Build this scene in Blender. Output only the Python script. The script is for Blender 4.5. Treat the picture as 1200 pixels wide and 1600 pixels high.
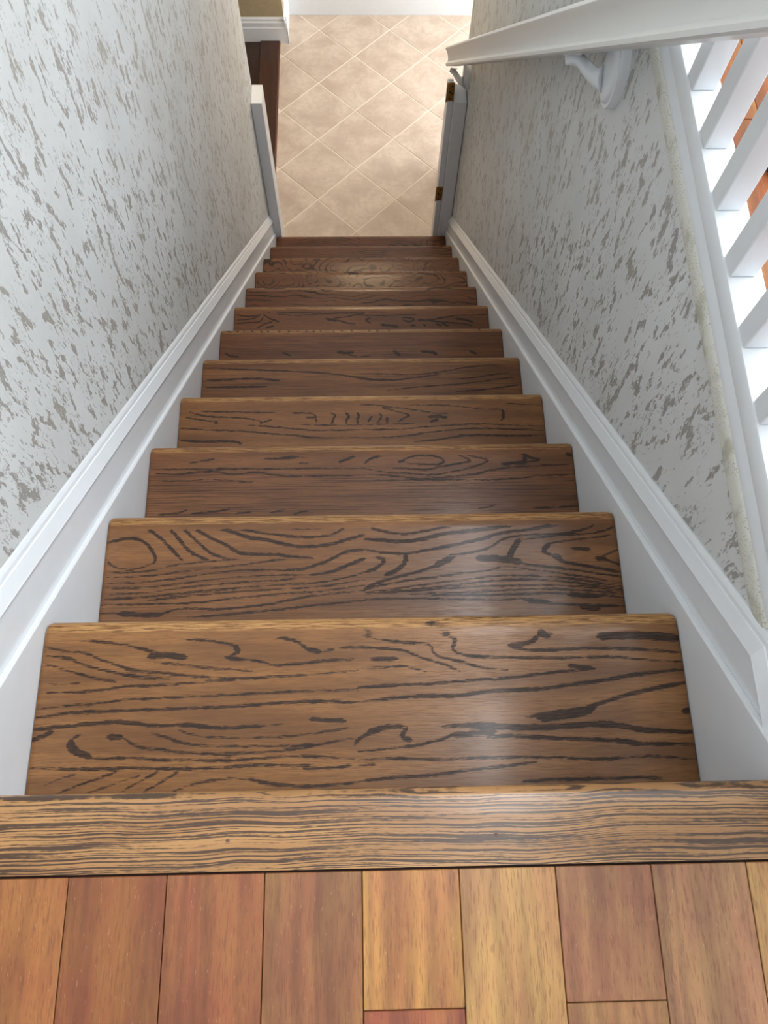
import bpy, bmesh, math, random
from mathutils import Vector, Matrix
random.seed(7)
S = bpy.context.scene
for o in list(bpy.data.objects): bpy.data.objects.remove(o)
C = S.collection
R = math.radians

# ------------------------------------------------------------------ camera
cd = bpy.data.cameras.new('camera'); cam = bpy.data.objects.new('camera', cd); C.objects.link(cam)
cd.sensor_fit = 'VERTICAL'; cd.sensor_height = 24.0; cd.lens = 1258.0 / 1600.0 * 24.0
cd.clip_start = 0.02
cam.location = (0.0125, -0.0206, 0.8447)
cam.rotation_euler = (R(20.2833), R(-0.9900), R(-1.1515))
S.camera = cam

# ------------------------------------------------------------------ world, lights, exposure
w = bpy.data.worlds.new('world'); S.world = w; w.use_nodes = True
w.node_tree.nodes['Background'].inputs[0].default_value = (0.75, 0.87, 1.0, 1)
w.node_tree.nodes['Background'].inputs[1].default_value = 1.0
S.view_settings.view_transform = 'Standard'; S.view_settings.look = 'None'
S.view_settings.gamma = 1.0; S.view_settings.use_curve_mapping = False
S.view_settings.exposure = 0.55

def area(name, loc, rot, sx, sy, power, col, spread=180):
    l = bpy.data.lights.new(name, 'AREA'); l.shape = 'RECTANGLE'; l.size = sx; l.size_y = sy
    l.energy = power; l.color = col; l.spread = R(spread)
    o = bpy.data.objects.new(name, l); C.objects.link(o); o.location = loc; o.rotation_euler = rot
    return o
# daylight through the window behind the viewer, on the hallway side
area('window_light_back', (1.30, -2.10, 1.35), (R(-90), R(180), 0), 1.5, 1.35, 88, (0.86, 0.93, 1.0))
# daylight through the tall window in the hallway's right wall
area('window_light_right', (2.20, 0.9, 1.45), (0, R(90), 0), 1.3, 1.5, 40, (0.86, 0.93, 1.0))
# ceiling fixture over the upper landing
area('ceiling_light_landing', (0.62, 0.25, 2.36), (0, 0, 0), 0.30, 0.34, 9, (0.95, 0.97, 1.0))
area('fill_light_upper', (0.85, 1.15, 2.36), (0, 0, 0), 0.8, 0.9, 34, (0.95, 0.97, 1.0))  # unseen fill panel added to brighten the stairwell, not a real fixture
# lower hall: daylight from the door on its right, a warm lamp in its ceiling
area('door_light_lower', (1.90, 3.86, -1.70), (0, R(90), 0), 1.6, 0.95, 36, (0.90, 0.94, 1.0))
area('ceiling_light_lower', (0.05, 3.30, -0.24), (0, 0, 0), 0.35, 0.35, 9, (1.0, 0.74, 0.45))

# ------------------------------------------------------------------ constants
RISE = 0.2; RUN = 0.21909; SL = RISE / RUN
WL, WR = -0.4072, 0.4247          # inner faces of the skirts
XL, XR = -0.425, 0.445            # wall faces
ZF = -13 * RISE                   # tile floor
NT = 12

# ------------------------------------------------------------------ node helpers
class NB:
    def __init__(s, name):
        s.m = bpy.data.materials.new(name); s.m.use_nodes = True
        s.t = s.m.node_tree; s.n = s.t.nodes; s.l = s.t.links
        s.b = s.n['Principled BSDF']
    def new(s, ty, **kw):
        nd = s.n.new(ty)
        for k, v in kw.items(): setattr(nd, k, v)
        return nd
    def put(s, sock, v):
        if v is None: return
        if hasattr(v, 'node'): s.l.new(v, sock)
        else: sock.default_value = v
    def math(s, op, a, b=None, c=None, clamp=False):
        nd = s.new('ShaderNodeMath', operation=op); nd.use_clamp = clamp
        s.put(nd.inputs[0], a); s.put(nd.inputs[1], b)
        if c is not None: s.put(nd.inputs[2], c)
        return nd.outputs[0]
    def add(s, a, b): return s.math('ADD', a, b)
    def mul(s, a, b): return s.math('MULTIPLY', a, b)
    def sub(s, a, b): return s.math('SUBTRACT', a, b)
    def attr(s, name):
        nd = s.new('ShaderNodeAttribute', attribute_type='OBJECT'); nd.attribute_name = name
        return nd.outputs['Fac']
    def co(s, kind='Object'): return s.new('ShaderNodeTexCoord').outputs[kind]
    def sep(s, v):
        nd = s.new('ShaderNodeSeparateXYZ'); s.l.new(v, nd.inputs[0]); return nd.outputs
    def comb(s, x, y, z):
        nd = s.new('ShaderNodeCombineXYZ')
        s.put(nd.inputs[0], x); s.put(nd.inputs[1], y); s.put(nd.inputs[2], z); return nd.outputs[0]
    def noise(s, vec, scale=1, detail=2, rough=.5, dist=0, out=0):
        nd = s.new('ShaderNodeTexNoise'); s.l.new(vec, nd.inputs['Vector'])
        nd.inputs['Scale'].default_value = scale; nd.inputs['Detail'].default_value = detail
        nd.inputs['Roughness'].default_value = rough; nd.inputs['Distortion'].default_value = dist
        return nd.outputs[out]
    def ramp(s, f, a, b, lo=0., hi=1., smooth=True):
        nd = s.new('ShaderNodeMapRange', interpolation_type='SMOOTHSTEP' if smooth else 'LINEAR')
        s.put(nd.inputs[0], f); s.put(nd.inputs[1], a); s.put(nd.inputs[2], b); s.put(nd.inputs[3], lo); s.put(nd.inputs[4], hi)
        return nd.outputs[0]
    def mix(s, f, a, b, mode='MIX'):
        nd = s.new('ShaderNodeMix', data_type='RGBA', blend_type=mode)
        s.put(nd.inputs['Factor'], f)
        s.put(nd.inputs['A'], a if hasattr(a, 'node') else (*a, 1) if len(a) == 3 else a)
        s.put(nd.inputs['B'], b if hasattr(b, 'node') else (*b, 1) if len(b) == 3 else b)
        return nd.outputs['Result']
    def bump(s, h, strength=.2, dist=.001):
        nd = s.new('ShaderNodeBump'); nd.inputs['Strength'].default_value = strength; nd.inputs['Distance'].default_value = dist
        s.l.new(h, nd.inputs['Height']); s.l.new(nd.outputs[0], s.b.inputs['Normal'])
    def fin(s, col, rough=.5, coat=0, coat_r=.2, metal=0, spec=None):
        s.put(s.b.inputs['Base Color'], col if hasattr(col, 'node') else (*col, 1))
        s.put(s.b.inputs['Roughness'], rough); s.put(s.b.inputs['Metallic'], metal)
        s.put(s.b.inputs['Coat Weight'], coat); s.put(s.b.inputs['Coat Roughness'], coat_r)
        if spec is not None: s.put(s.b.inputs['Specular IOR Level'], spec)
        return s.m
def lin(r, g, b):
    f = lambda c: (c / 255 / 12.92) if c / 255 <= .04045 else ((c / 255 + .055) / 1.055) ** 2.4
    return (f(r), f(g), f(b))

# ------------------------------------------------------------------ materials
def oak_mat():
    """Red oak boards, grain along local X. Growth rings cut by the board give cathedrals."""
    n = NB('stained_red_oak'); x, y, z = n.sep(n.co())
    seed = n.attr('seed'); y0 = n.attr('heart_y'); z0 = n.attr('heart_z'); tilt = n.attr('tilt'); ring = n.attr('ring')
    red = n.attr('red')
    seam = n.attr('seam')
    low = n.ramp(y, n.sub(seam, .0003), n.add(seam, .0003), 1., 0., False)      # second glued board, toward the riser
    seed = n.add(seed, n.mul(low, 17.3)); y0 = n.sub(y0, n.mul(low, .075)); tilt = n.mul(tilt, n.sub(1., n.mul(low, 1.8)))
    A = n.noise(n.comb(n.add(n.mul(x, 5.0), seed), n.mul(y, 7), seed), 1, 2, .55)
    B = n.noise(n.comb(n.add(n.mul(x, 5), 7.7), n.add(n.mul(y, 5.), seed), 3.3), 1, 2.5, .6)
    D = n.noise(n.comb(n.add(n.mul(x, 16), seed), n.mul(y, 26), 9.1), 1, 3, .6)
    J = n.noise(n.comb(n.add(n.mul(x, 150), seed), n.mul(y, 260), 2.1), 1, 2, .6)
    u = n.add(n.sub(y, y0), n.mul(n.sub(A, .5), .09))
    wv = n.add(n.add(z0, n.mul(x, tilt)), n.mul(n.sub(B, .5), .13))
    r = n.math('SQRT', n.add(n.mul(u, u), n.mul(wv, wv)))
    ph = n.add(n.add(n.math('DIVIDE', r, ring), n.mul(n.sub(D, .5), .75)), n.mul(n.sub(J, .5), .16))
    fr = n.math('FRACT', ph)
    # each ring darkens sharply on one side and fades on the other, broken up along the pores
    pore = n.noise(n.comb(n.add(n.mul(x, 38), seed), n.mul(y, 900), z), 1, 2, .6)
    rag = n.noise(n.comb(n.add(n.mul(x, 90), seed), n.mul(y, 600), 0.3), 1, 2, .7)
    w_ = n.noise(n.comb(n.add(n.mul(x, 6), seed), n.mul(y, 22), 4.4), 1, 2, .6)
    width = n.ramp(w_, .38, .72, .13, .62)
    fr2 = n.add(fr, n.mul(n.sub(rag, .5), .30))
    band = n.mul(n.ramp(fr2, .0, .05), n.ramp(fr2, n.mul(width, .5), width, 1., 0.))
    band = n.mul(band, n.ramp(pore, .30, .50, .50, 1.0))
    strength = n.ramp(n.noise(n.comb(n.add(n.mul(x, 4), seed), n.mul(y, 18), 8.), 1, 2, .5), .3, .6, .45, .96)
    band = n.mul(band, strength)
    # boards whose figure is laid out line by line: g = distance to the nearest dark line
    ga = n.new('ShaderNodeAttribute', attribute_type='GEOMETRY'); ga.attribute_name = 'g'
    wob = n.noise(n.comb(n.add(n.mul(x, 22), seed), n.mul(y, 60), 6.), 1, 2, .5)
    gg = n.add(n.add(n.sub(ga.outputs['Fac'], .0004), n.mul(n.sub(rag, .5), .0056)), n.mul(n.sub(wob, .5), .0030))
    tb = n.mul(n.ramp(gg, -.0007, .0009, .95, 0.), n.ramp(pore, .28, .55, .55, 1.))
    strl = n.ramp(n.noise(n.comb(n.add(n.mul(x, 6), seed), n.mul(y, 420), 2.), 1, 1.5, .5), .5, .64, 0., .55)
    tb = n.math('MAXIMUM', tb, n.mul(strl, n.mul(low, n.attr('straight'))))
    tr_ = n.attr('traced')
    band = n.add(n.mul(band, n.sub(1., tr_)), n.mul(tb, tr_))
    fine = n.ramp(pore, .50, .68, 0, .6)
    tone = n.noise(n.comb(n.add(n.mul(x, 3), seed), n.mul(y, 30), 1.1), 1, 3, .6)
    gold = n.mix(n.ramp(tone, .3, .7), lin(145, 102, 60), lin(110, 75, 44))
    redd = n.mix(n.ramp(tone, .3, .7), lin(106, 65, 42), lin(80, 47, 33))
    base = n.mix(red, gold, redd)
    mid = n.noise(n.comb(n.add(n.mul(x, 26), seed), n.mul(y, 330), 5.), 1, 3, .7)
    base = n.mix(n.ramp(mid, .42, .66, 0, .34), base, n.mix(red, lin(84, 54, 32), lin(62, 35, 24)))
    base = n.mix(fine, base, n.mix(red, lin(104, 66, 38), lin(74, 42, 30)))
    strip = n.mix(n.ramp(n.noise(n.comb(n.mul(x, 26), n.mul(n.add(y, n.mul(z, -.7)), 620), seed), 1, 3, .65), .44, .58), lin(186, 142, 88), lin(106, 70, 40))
    base = n.mix(n.ramp(y, -.018, -.0145, 0, n.sub(.75, n.mul(red, .55))), base, strip)  # nosing edge: finer straight grain, plus its catch of light painted as paler gold
    dark = n.mix(red, lin(30, 18, 12), lin(24, 13, 10))
    col = n.mix(band, base, dark)
    n.bump(n.sub(1., n.add(n.mul(band, .7), fine)), .3, .0006)
    return n.fin(col, n.ramp(band, 0, 1, .30, .5), .15, .15, 0, .26)
def nosing_mat():
    n = NB('straight_grain_oak'); x, y, z = n.sep(n.co())
    wob = n.noise(n.comb(n.mul(x, 5), n.mul(y, 5), 1.), 1, 2, .5)
    yy = n.add(n.add(y, n.mul(z, .8)), n.mul(wob, .022))
    ln = n.noise(n.comb(n.mul(x, 4.5), n.mul(yy, 560), 0.), 1, 1.5, .55)
    rag = n.noise(n.comb(n.mul(x, 90), n.mul(yy, 500), 0.), 1, 2, .6)
    f = n.add(ln, n.mul(n.sub(rag, .5), .26))
    band = n.ramp(f, .46, .56, 0, .9)
    tone = n.noise(n.comb(n.mul(x, 4), n.mul(y, 30), 5.), 1, 2, .5)
    base = n.mix(n.ramp(tone, .3, .7), lin(170, 126, 76), lin(140, 98, 54))
    col = n.mix(band, base, lin(46, 27, 15))
    n.bump(n.sub(1., band), .25, .0006)
    return n.fin(col, .34, .45, .25)
def plank_mat(name='hardwood_plank'):
    n = NB(name); x, y, z = n.sep(n.co())
    oi = n.new('ShaderNodeObjectInfo'); seed = n.attr('seed')
    warp = n.noise(n.comb(n.mul(x, 12), n.mul(y, 5), seed), 1, 2, .5)
    xx = n.add(x, n.mul(warp, .03))
    st = n.noise(n.comb(n.mul(xx, 75), n.mul(y, 4), seed), 1, 2, .5)
    bl = n.noise(n.comb(n.mul(x, 30), n.mul(y, 9), n.add(seed, 3.)), 1, 3, .6)
    hsv = n.new('ShaderNodeHueSaturation'); n.l.new(oi.outputs['Color'], hsv.inputs['Color'])
    n.put(hsv.inputs['Value'], n.add(n.ramp(st, .3, .72, .47, .76), n.mul(n.sub(bl, .5), .42)))
    n.put(hsv.inputs['Hue'], n.ramp(bl, .3, .7, .494, .514))
    fl = n.noise(n.comb(n.mul(x, 900), n.mul(y, 130), seed), 1, 1, .5)
    col = n.mix(n.ramp(fl, .70, .80, 0, .22), hsv.outputs[0], lin(238, 196, 150))
    fd = n.noise(n.comb(n.mul(x, 700), n.mul(y, 60), n.add(seed, 9.)), 1, 2, .6)
    col = n.mix(n.ramp(fd, .50, .68, 0, .46), col, lin(96, 52, 32))
    n.bump(fd, .12, .0005)
    return n.fin(col, .42, .25, .3)
def wallpaper_mat():
    n = NB('mottled_wallpaper'); x, y, z = n.sep(n.co('Object'))
    p = lambda sy, sz, o=0.: n.comb(n.mul(n.add(x, y), sy), n.mul(z, sz), o)
    big = n.noise(p(14, 8, 2.), 1, 2, .5)
    a = n.noise(p(54, 20), 1, 6, .64)
    thr = n.ramp(big, .3, .7, .595, .515)
    patch = n.ramp(n.sub(a, thr), 0., .022)
    h = n.noise(p(260, 110), 1, 2, .6)
    patch = n.mul(patch, n.ramp(h, .33, .45, .45, 1.))
    cr = n.noise(p(38, 16, 5.), 1, 4, .6, .4)
    crack = n.mul(n.ramp(n.math('ABSOLUTE', n.sub(cr, .5)), .004, .010, .55, 0.), n.ramp(big, .5, .6))
    sp = n.noise(p(170, 50, 8.), 1, 2, .6)
    speck = n.mul(n.ramp(sp, .60, .64, 0, .8), n.ramp(big, .40, .55))
    f = n.math('MAXIMUM', patch, n.math('MAXIMUM', crack, speck))
    cl = n.noise(p(4, 3, 4.), 1, 2, .5)
    base = n.mix(n.ramp(cl, .35, .65), lin(204, 206, 204), lin(213, 215, 214))
    pc = n.mix(n.ramp(cl, .35, .65), lin(160, 156, 148), lin(154, 152, 149))
    col = n.mix(f, base, pc)
    wv = n.noise(p(60, 900, 6.), 1, 2, .6)
    n.bump(n.add(n.mul(wv, .8), n.mul(f, -.5)), .35, .0012)
    return n.fin(col, n.ramp(f, 0, 1, .55, .38), 0, .2)
def border_mat():
    n = NB('cream_border_paper'); x, y, z = n.sep(n.co())
    p = lambda s, o=0.: n.comb(n.mul(y, s), n.mul(z, s), o)
    d = n.noise(p(420), 1, 1, .5)
    cl = n.noise(p(14, 3.), 1, 3, .6)
    dots = n.mul(n.ramp(d, .60, .68, 0, .75), n.ramp(cl, .42, .52))
    base = n.mix(n.ramp(n.noise(p(20, 7.), 1, 3, .6), .5, .68), lin(212, 212, 202), lin(182, 180, 164))
    n.bump(d, .4, .001)
    return n.fin(n.mix(dots, base, lin(150, 138, 112)), .6)
def paint_mat(name='white_paint', c=(224, 228, 231), r=.32):
    n = NB(name); v = n.co()
    f = n.noise(v, 35, 3, .6)
    n.bump(n.noise(v, 220, 2, .5), .06, .0006)
    return n.fin(n.mix(f, lin(*[q - 3 for q in c]), lin(*[min(255, q + 3) for q in c])), r)
def tile_mat():
    n = NB('beige_ceramic_tile'); v = n.co('Object'); seed = n.attr('seed'); x, y, z = n.sep(v)
    p = n.comb(n.add(x, seed), n.add(y, seed), z)
    a = n.noise(p, 6, 4, .6, .4); b = n.noise(p, 40, 3, .6)
    col = n.mix(n.ramp(a, .3, .7), lin(188, 168, 150), lin(214, 197, 180))
    col = n.mix(n.ramp(b, .4, .7, 0, .35), col, lin(182, 160, 140))
    n.bump(b, .1, .0008)
    return n.fin(col, .38, 0)
def simple(name, c, r=.5, metal=0, var=.04, scale=30):
    n = NB(name); f = n.noise(n.co(), scale, 3, .6); a = lin(*c)
    return n.fin(n.mix(f, [q * (1 - var) for q in a], [min(1, q * (1 + var)) for q in a]), r, 0, .2, metal)

M_oak, M_nose, M_plank, M_paper, M_border = oak_mat(), nosing_mat(), plank_mat(), wallpaper_mat(), border_mat()
M_white = paint_mat(); M_rail = paint_mat('warm_white_rail_paint', (214, 215, 212), .34)
M_tile = tile_mat(); M_grout = simple('cream_grout', (230, 218, 200), .8, 0, .06, 60)
M_ceil = simple('ceiling_paint', (222, 222, 220), .8, 0, .02)
M_brass = simple('aged_brass', (150, 112, 54), .38, .85, .25, 90)
M_screw = simple('dark_screw', (52, 40, 26), .5, .6)
M_beige = simple('olive_beige_wallpaper', (176, 160, 128), .7, 0, .14, 45)
M_subfl = simple('dark_joint_base', (52, 26, 16), .8)
M_navy = simple('dark_navy_cloth', (22, 24, 38), .85, 0, .3, 200)
M_plug = simple('wood_filler', (92, 62, 50), .6)
M_gap = simple('shadow_gap_caulk', (196, 200, 200), .5)

# ------------------------------------------------------------------ mesh helpers
def mesh_obj(name, verts, faces, mat, parent=None, smooth=False, loc=None):
    me = bpy.data.meshes.new(name); me.from_pydata([tuple(v) for v in verts], [], faces); me.update()
    bm = bmesh.new(); bm.from_mesh(me); bmesh.ops.recalc_face_normals(bm, faces=bm.faces); bm.to_mesh(me); bm.free()
    if smooth:
        for p in me.polygons: p.use_smooth = True
    me.materials.append(mat)
    o = bpy.data.objects.new(name, me); C.objects.link(o)
    if loc: o.location = loc
    if parent: o.parent = parent
    return o
def bevel_bm(bm, wd, seg=2):
    if wd > 0: bmesh.ops.bevel(bm, geom=list(bm.edges), offset=wd, segments=seg, affect='EDGES', clamp_overlap=True, profile=.5)
def box(name, b, mat, parent=None, bev=0., seg=2, origin=None):
    (x0, x1), (y0, y1), (z0, z1) = b
    c = Vector(((x0 + x1) / 2, (y0 + y1) / 2, (z0 + z1) / 2)) if origin is None else Vector(origin)
    bm = bmesh.new()
    vs = [bm.verts.new(Vector((x, y, z)) - c) for x in (x0, x1) for y in (y0, y1) for z in (z0, z1)]
    for f in ((0, 1, 3, 2), (4, 6, 7, 5), (0, 4, 5, 1), (2, 3, 7, 6), (0, 2, 6, 4), (1, 5, 7, 3)): bm.faces.new([vs[i] for i in f])
    bmesh.ops.recalc_face_normals(bm, faces=bm.faces); bevel_bm(bm, bev, seg)
    me = bpy.data.meshes.new(name); bm.to_mesh(me); bm.free(); me.materials.append(mat)
    o = bpy.data.objects.new(name, me); C.objects.link(o); o.location = c
    if parent: o.parent = parent
    return o
def loft(name, rings, mat, parent=None, closed_ends=True, smooth=False):
    """rings: list of equal-length closed outlines"""
    V = [p for r in rings for p in r]; k = len(rings[0]); F = []
    for i in range(len(rings) - 1):
        for j in range(k):
            F.append((i * k + j, i * k + (j + 1) % k, (i + 1) * k + (j + 1) % k, (i + 1) * k + j))
    if closed_ends: F.append(tuple(range(k))); F.append(tuple(range((len(rings) - 1) * k, len(rings) * k)))
    return mesh_obj(name, V, F, mat, parent, smooth)
def smooth_by_angle(o, ang=35):
    me = o.data
    for p in me.polygons: p.use_smooth = True
    try: me.set_sharp_from_angle(angle=R(ang))
    except Exception: pass
def tag(o, label=None, cat=None, group=None, kind=None):
    if label: o['label'] = label
    if cat: o['category'] = cat
    if group: o['group'] = group
    if kind: o['kind'] = kind
    return o
def empty(name, loc=(0, 0, 0)):
    o = bpy.data.objects.new(name, None); C.objects.link(o); o.location = loc; o.empty_display_size = .1; return o
def struct(o, label=None, cat=None): o['kind'] = 'structure'; return tag(o, label, cat)
def join_boxes(name, boxes, mat, parent=None, bev=0.):
    bm = bmesh.new()
    for (x0, x1), (y0, y1), (z0, z1) in boxes:
        vs = [bm.verts.new((x, y, z)) for x in (x0, x1) for y in (y0, y1) for z in (z0, z1)]
        for f in ((0, 1, 3, 2), (4, 6, 7, 5), (0, 4, 5, 1), (2, 3, 7, 6), (0, 2, 6, 4), (1, 5, 7, 3)): bm.faces.new([vs[i] for i in f])
    bmesh.ops.recalc_face_normals(bm, faces=bm.faces); bevel_bm(bm, bev)
    me = bpy.data.meshes.new(name); bm.to_mesh(me); bm.free(); me.materials.append(mat)
    o = bpy.data.objects.new(name, me); C.objects.link(o)
    if parent: o.parent = parent
    return o

# ================================================================== ROOM SHELL
YL_END, YR_END = 2.735, 2.83
YB = -2.2                                     # wall behind the viewer
XO = 2.3                                      # hallway's outer wall
# left wall: full height from the tile floor to the upper ceiling, ends at the stair foot
wl = box('wall_left', ((XL - .12, XL), (YB, YL_END), (ZF, 2.4)), M_paper, origin=(0, 0, 0))
struct(wl, 'pale wallpapered wall with grey mottled streaks left of the stairs', 'wall')
# right wall: knee wall that stops under the landing balustrade
wr = box('wall_right', ((XR, XR + .07), (-.072, YR_END), (ZF, -.034)), M_paper, origin=(0, 0, 0))
struct(wr, 'pale wallpapered knee wall with grey mottled streaks right of the stairs', 'wall')
# wall above the lower hall opening, upper hallway end
struct(box('wall_front', ((XL - .12, XO + .1), (3.0, 3.1), (-.2, 2.4)), M_ceil), 'plain painted end wall of the upper hallway', 'wall')
# wall behind the viewer with its window opening
BW = (0.55, 2.05, .65, 2.05)
struct(join_boxes('wall_back', [((XL - .12, BW[0]), (YB - .1, YB), (0, 2.4)), ((BW[1], XO + .1), (YB - .1, YB), (0, 2.4)),
    ((BW[0], BW[1]), (YB - .1, YB), (0, BW[2])), ((BW[0], BW[1]), (YB - .1, YB), (BW[3], 2.4))], M_ceil), 'plain painted wall behind the viewer around a window', 'wall')
RW = (.15, 1.65, .8, 2.1)
struct(join_boxes('wall_right', [((XO, XO + .1), (YB, RW[0]), (-.2, 2.4)), ((XO, XO + .1), (RW[1], 3.0), (-.2, 2.4)),
    ((XO, XO + .1), (RW[0], RW[1]), (-.2, RW[2])), ((XO, XO + .1), (RW[0], RW[1]), (RW[3], 2.4))], M_ceil), 'plain painted outer wall of the upper hallway', 'wall')
struct(box('ceiling', ((XL - .12, XO + .1), (YB - .1, 3.1), (2.4, 2.5)), M_ceil), 'white painted ceiling over stairwell and upper hallway', 'ceiling')
def window(name, axis, c, x0, x1, z0, z1, label):
    e = struct(empty(name, (x0 if axis == 'y' else c, c if axis == 'y' else x0, z0)), label, 'window')
    def bb(a0, a1, q0, q1, d0, d1):
        return ((a0, a1), (c + d0, c + d1), (q0, q1)) if axis == 'y' else ((c + d0, c + d1), (a0, a1), (q0, q1))
    t = .05
    fr = join_boxes('window_frame', [bb(x0, x1, z0, z0 + t, 0, .06), bb(x0, x1, z1 - t, z1, 0, .06), bb(x0, x0 + t, z0 + t, z1 - t, 0, .06),
        bb(x1 - t, x1, z0 + t, z1 - t, 0, .06), bb((x0 + x1) / 2 - .02, (x0 + x1) / 2 + .02, z0 + t, z1 - t, 0, .05)], M_white)
    fr.parent = e; fr.location = -e.location
window('window_1', 'y', YB - .09, BW[0], BW[1], BW[2], BW[3], 'white framed window behind the viewer')
window('window_2', 'x', XO + .03, RW[0], RW[1], RW[2], RW[3], 'white framed window in the hallway outer wall')

# lower hall shell
YF1, YF2 = 4.168, 4.397
struct(box('wall_front', ((-2.2, XL + .013), (YF1, YF1 + .1), (ZF, -.2)), M_beige), 'olive beige papered wall beyond the dark wooden side floor', 'wall')
struct(box('wall_front', ((XL + .013 - .1, 2.1), (YF2, YF2 + .1), (ZF, -.2)), M_ceil), 'bright white far wall behind the diamond tile floor', 'wall')
struct(box('wall_side', ((XL + .013 - .1, XL + .013), (YF1 + .1, YF2), (ZF, -.2)), M_ceil), 'short white return wall at the far corner of the tiles', 'wall')
struct(join_boxes('wall_right', [((.62, .72), (YR_END, 3.32), (ZF, -.2)), ((.515, .62), (YR_END, YR_END + .1), (ZF, -.2)), ((.72, 2.1), (3.22, 3.32), (ZF, -.2)), ((2.0, 2.1), (3.32, YF2), (ZF, -.2))], M_ceil), 'unseen plain painted walls right of the lower hall, with a return added to block door light', 'wall')  # hidden return wall, put in to cut off the door light near the stairs
struct(join_boxes('wall_left', [((-2.3, -2.2), (1.6, YF1 + .1), (ZF, -.2)), ((-2.2, XL - .12), (1.5, 1.6), (ZF, -.2))], M_beige), 'beige papered walls of the dim side room', 'wall')
struct(box('ceiling', ((-2.3, 2.1), (YL_END, YF2 + .1), (-.2, -.1)), M_ceil), 'white ceiling of the lower hall', 'ceiling')
struct(box('ceiling', ((-2.3, XL - .12), (1.5, YL_END), (-.2, -.1)), M_ceil), 'white ceiling of the dim side room', 'ceiling')

# ---------------------------------------------------------------- baseboards of the lower hall
def base_profile(h):
    # (outward, up)
    return [(0, 0), (.016, 0), (.016, h * .62), (.013, h * .66), (.013, h * .82), (.008, h * .88), (.008, h * .94), (.003, h), (0, h)]
def baseboard(name, p0, p1, out, h, label, z=ZF):
    pr = base_profile(h)
    o0, o1 = Vector(out), Vector(out)
    r0 = [Vector((*p0, z)) + o0 * a + Vector((0, 0, b)) for a, b in pr]
    r1 = [Vector((*p1, z)) + o1 * a + Vector((0, 0, b)) for a, b in pr]
    return struct(loft(name, [r0, r1], M_white), label, 'baseboard')
baseboard('baseboard_front', (-2.2, YF1), (XL + .029, YF1), (0, -1, 0), .155, 'white moulded baseboard under the olive beige wall')
baseboard('baseboard_side', (XL + .013, YF1 - .016), (XL + .013, YF2), (1, 0, 0), .155, 'white baseboard on the short return wall')
baseboard('baseboard_back', (XL + .013, YF2), (2.0, YF2), (0, -1, 0), .155, 'white baseboard along the far end of the tiles')

# ---------------------------------------------------------------- tile floor, diamonds
FX0, FX1, FY0, FY1 = -.449, 2.0, 2.55, YF2
fl = struct(box('floor', ((FX0, FX1), (FY0, FY1), (ZF - .06, ZF - .0015)), M_grout, origin=(0, 0, 0)), 'beige ceramic tiles laid in diamonds at the stair foot', 'floor')
def clip(poly, ax, v, keep_ge):
    out = []
    for i in range(len(poly)):
        a, b = poly[i], poly[(i + 1) % len(poly)]
        ia = (a[ax] >= v) == keep_ge or a[ax] == v; ib = (b[ax] >= v) == keep_ge or b[ax] == v
        if ia: out.append(a)
        if ia != ib:
            t = (v - a[ax]) / (b[ax] - a[ax]); out.append((a[0] + t * (b[0] - a[0]), a[1] + t * (b[1] - a[1])))
    return out
HD, TX, TY = .2058, -.4252, 4.2617
g = .0028 * 1.4142
for i in range(-2, 13):
    for j in range(-2, 10):
        if (i + j) % 2 == 1: continue
        # tile centres sit where no joint crosses
        cx, cy = TX + (i) * HD, TY - (j) * HD
        hd = HD - g
        poly = [(cx + hd, cy), (cx, cy + hd), (cx - hd, cy), (cx, cy - hd)]
        for ax, v, ge in ((0, FX0 + .002, True), (0, min(FX1, 1.25), False), (1, FY0, True), (1, FY1 - .016, False)):
            poly = clip(poly, ax, v, ge)
            if len(poly) < 3: break
        if len(poly) < 3: continue
        mx = sum(p[0] for p in poly) / len(poly); my = sum(p[1] for p in poly) / len(poly)
        if max(math.hypot(p[0] - mx, p[1] - my) for p in poly) < .02: continue
        k = len(poly); dz = random.uniform(-.0004, .0004); V = []
        for s_, zz in ((1, -.004), (1, -.0008 + dz), (None, dz)):
            for p in poly:
                if s_: V.append((p[0] - mx, p[1] - my, zz))
                else:
                    L = math.hypot(p[0] - mx, p[1] - my); f_ = max(0, (L - .0022) / L); V.append(((p[0] - mx) * f_, (p[1] - my) * f_, zz))
        F = [tuple(range(k))] + [(a * k + b, a * k + (b + 1) % k, (a + 1) * k + (b + 1) % k, (a + 1) * k + b) for a in (0, 1) for b in range(k)] + [tuple(range(2 * k, 3 * k))]
        t = mesh_obj('tile', V, F, M_tile, fl, False, (mx, my, ZF)); t['seed'] = random.uniform(0, 50)

# dark side floor and its threshold
sf = struct(box('floor', ((-2.2, -.449), (1.6, YF1), (ZF - .06, ZF + .004)), M_subfl, origin=(0, 0, 0)), 'dark stained wooden floor of the side room', 'floor')
for i in range(10):
    x1 = -.557 - i * .085
    p = box('plank', ((x1 - .0835, x1), (1.7, YF1 - .017), (ZF + .004, ZF + .012)), M_plank, sf, .0008, 1)
    p.color = (*[c * random.uniform(.8, 1.15) for c in lin(62, 32, 22)], 1); p['seed'] = i * 3.1
th = box('trim_1', ((-.5565, -.4475), (YL_END + .002, YF1 - .017), (ZF - .001, ZF + .022)), M_plank, None, .004, 3)
th.color = (*lin(72, 40, 24), 1); th['seed'] = 4.2
struct(th, 'dark brown wooden threshold board between tiles and side room', 'trim')
te = box('trim_2', ((-.4475, -.4435), (YL_END + .002, YF1 - .017), (ZF, ZF + .018)), M_plank, None, .001, 1)
te.color = (*lin(150, 86, 46), 1); te['seed'] = 1.2
struct(te, 'thin orange brown wooden edge strip beside the tiles', 'trim')

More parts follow.
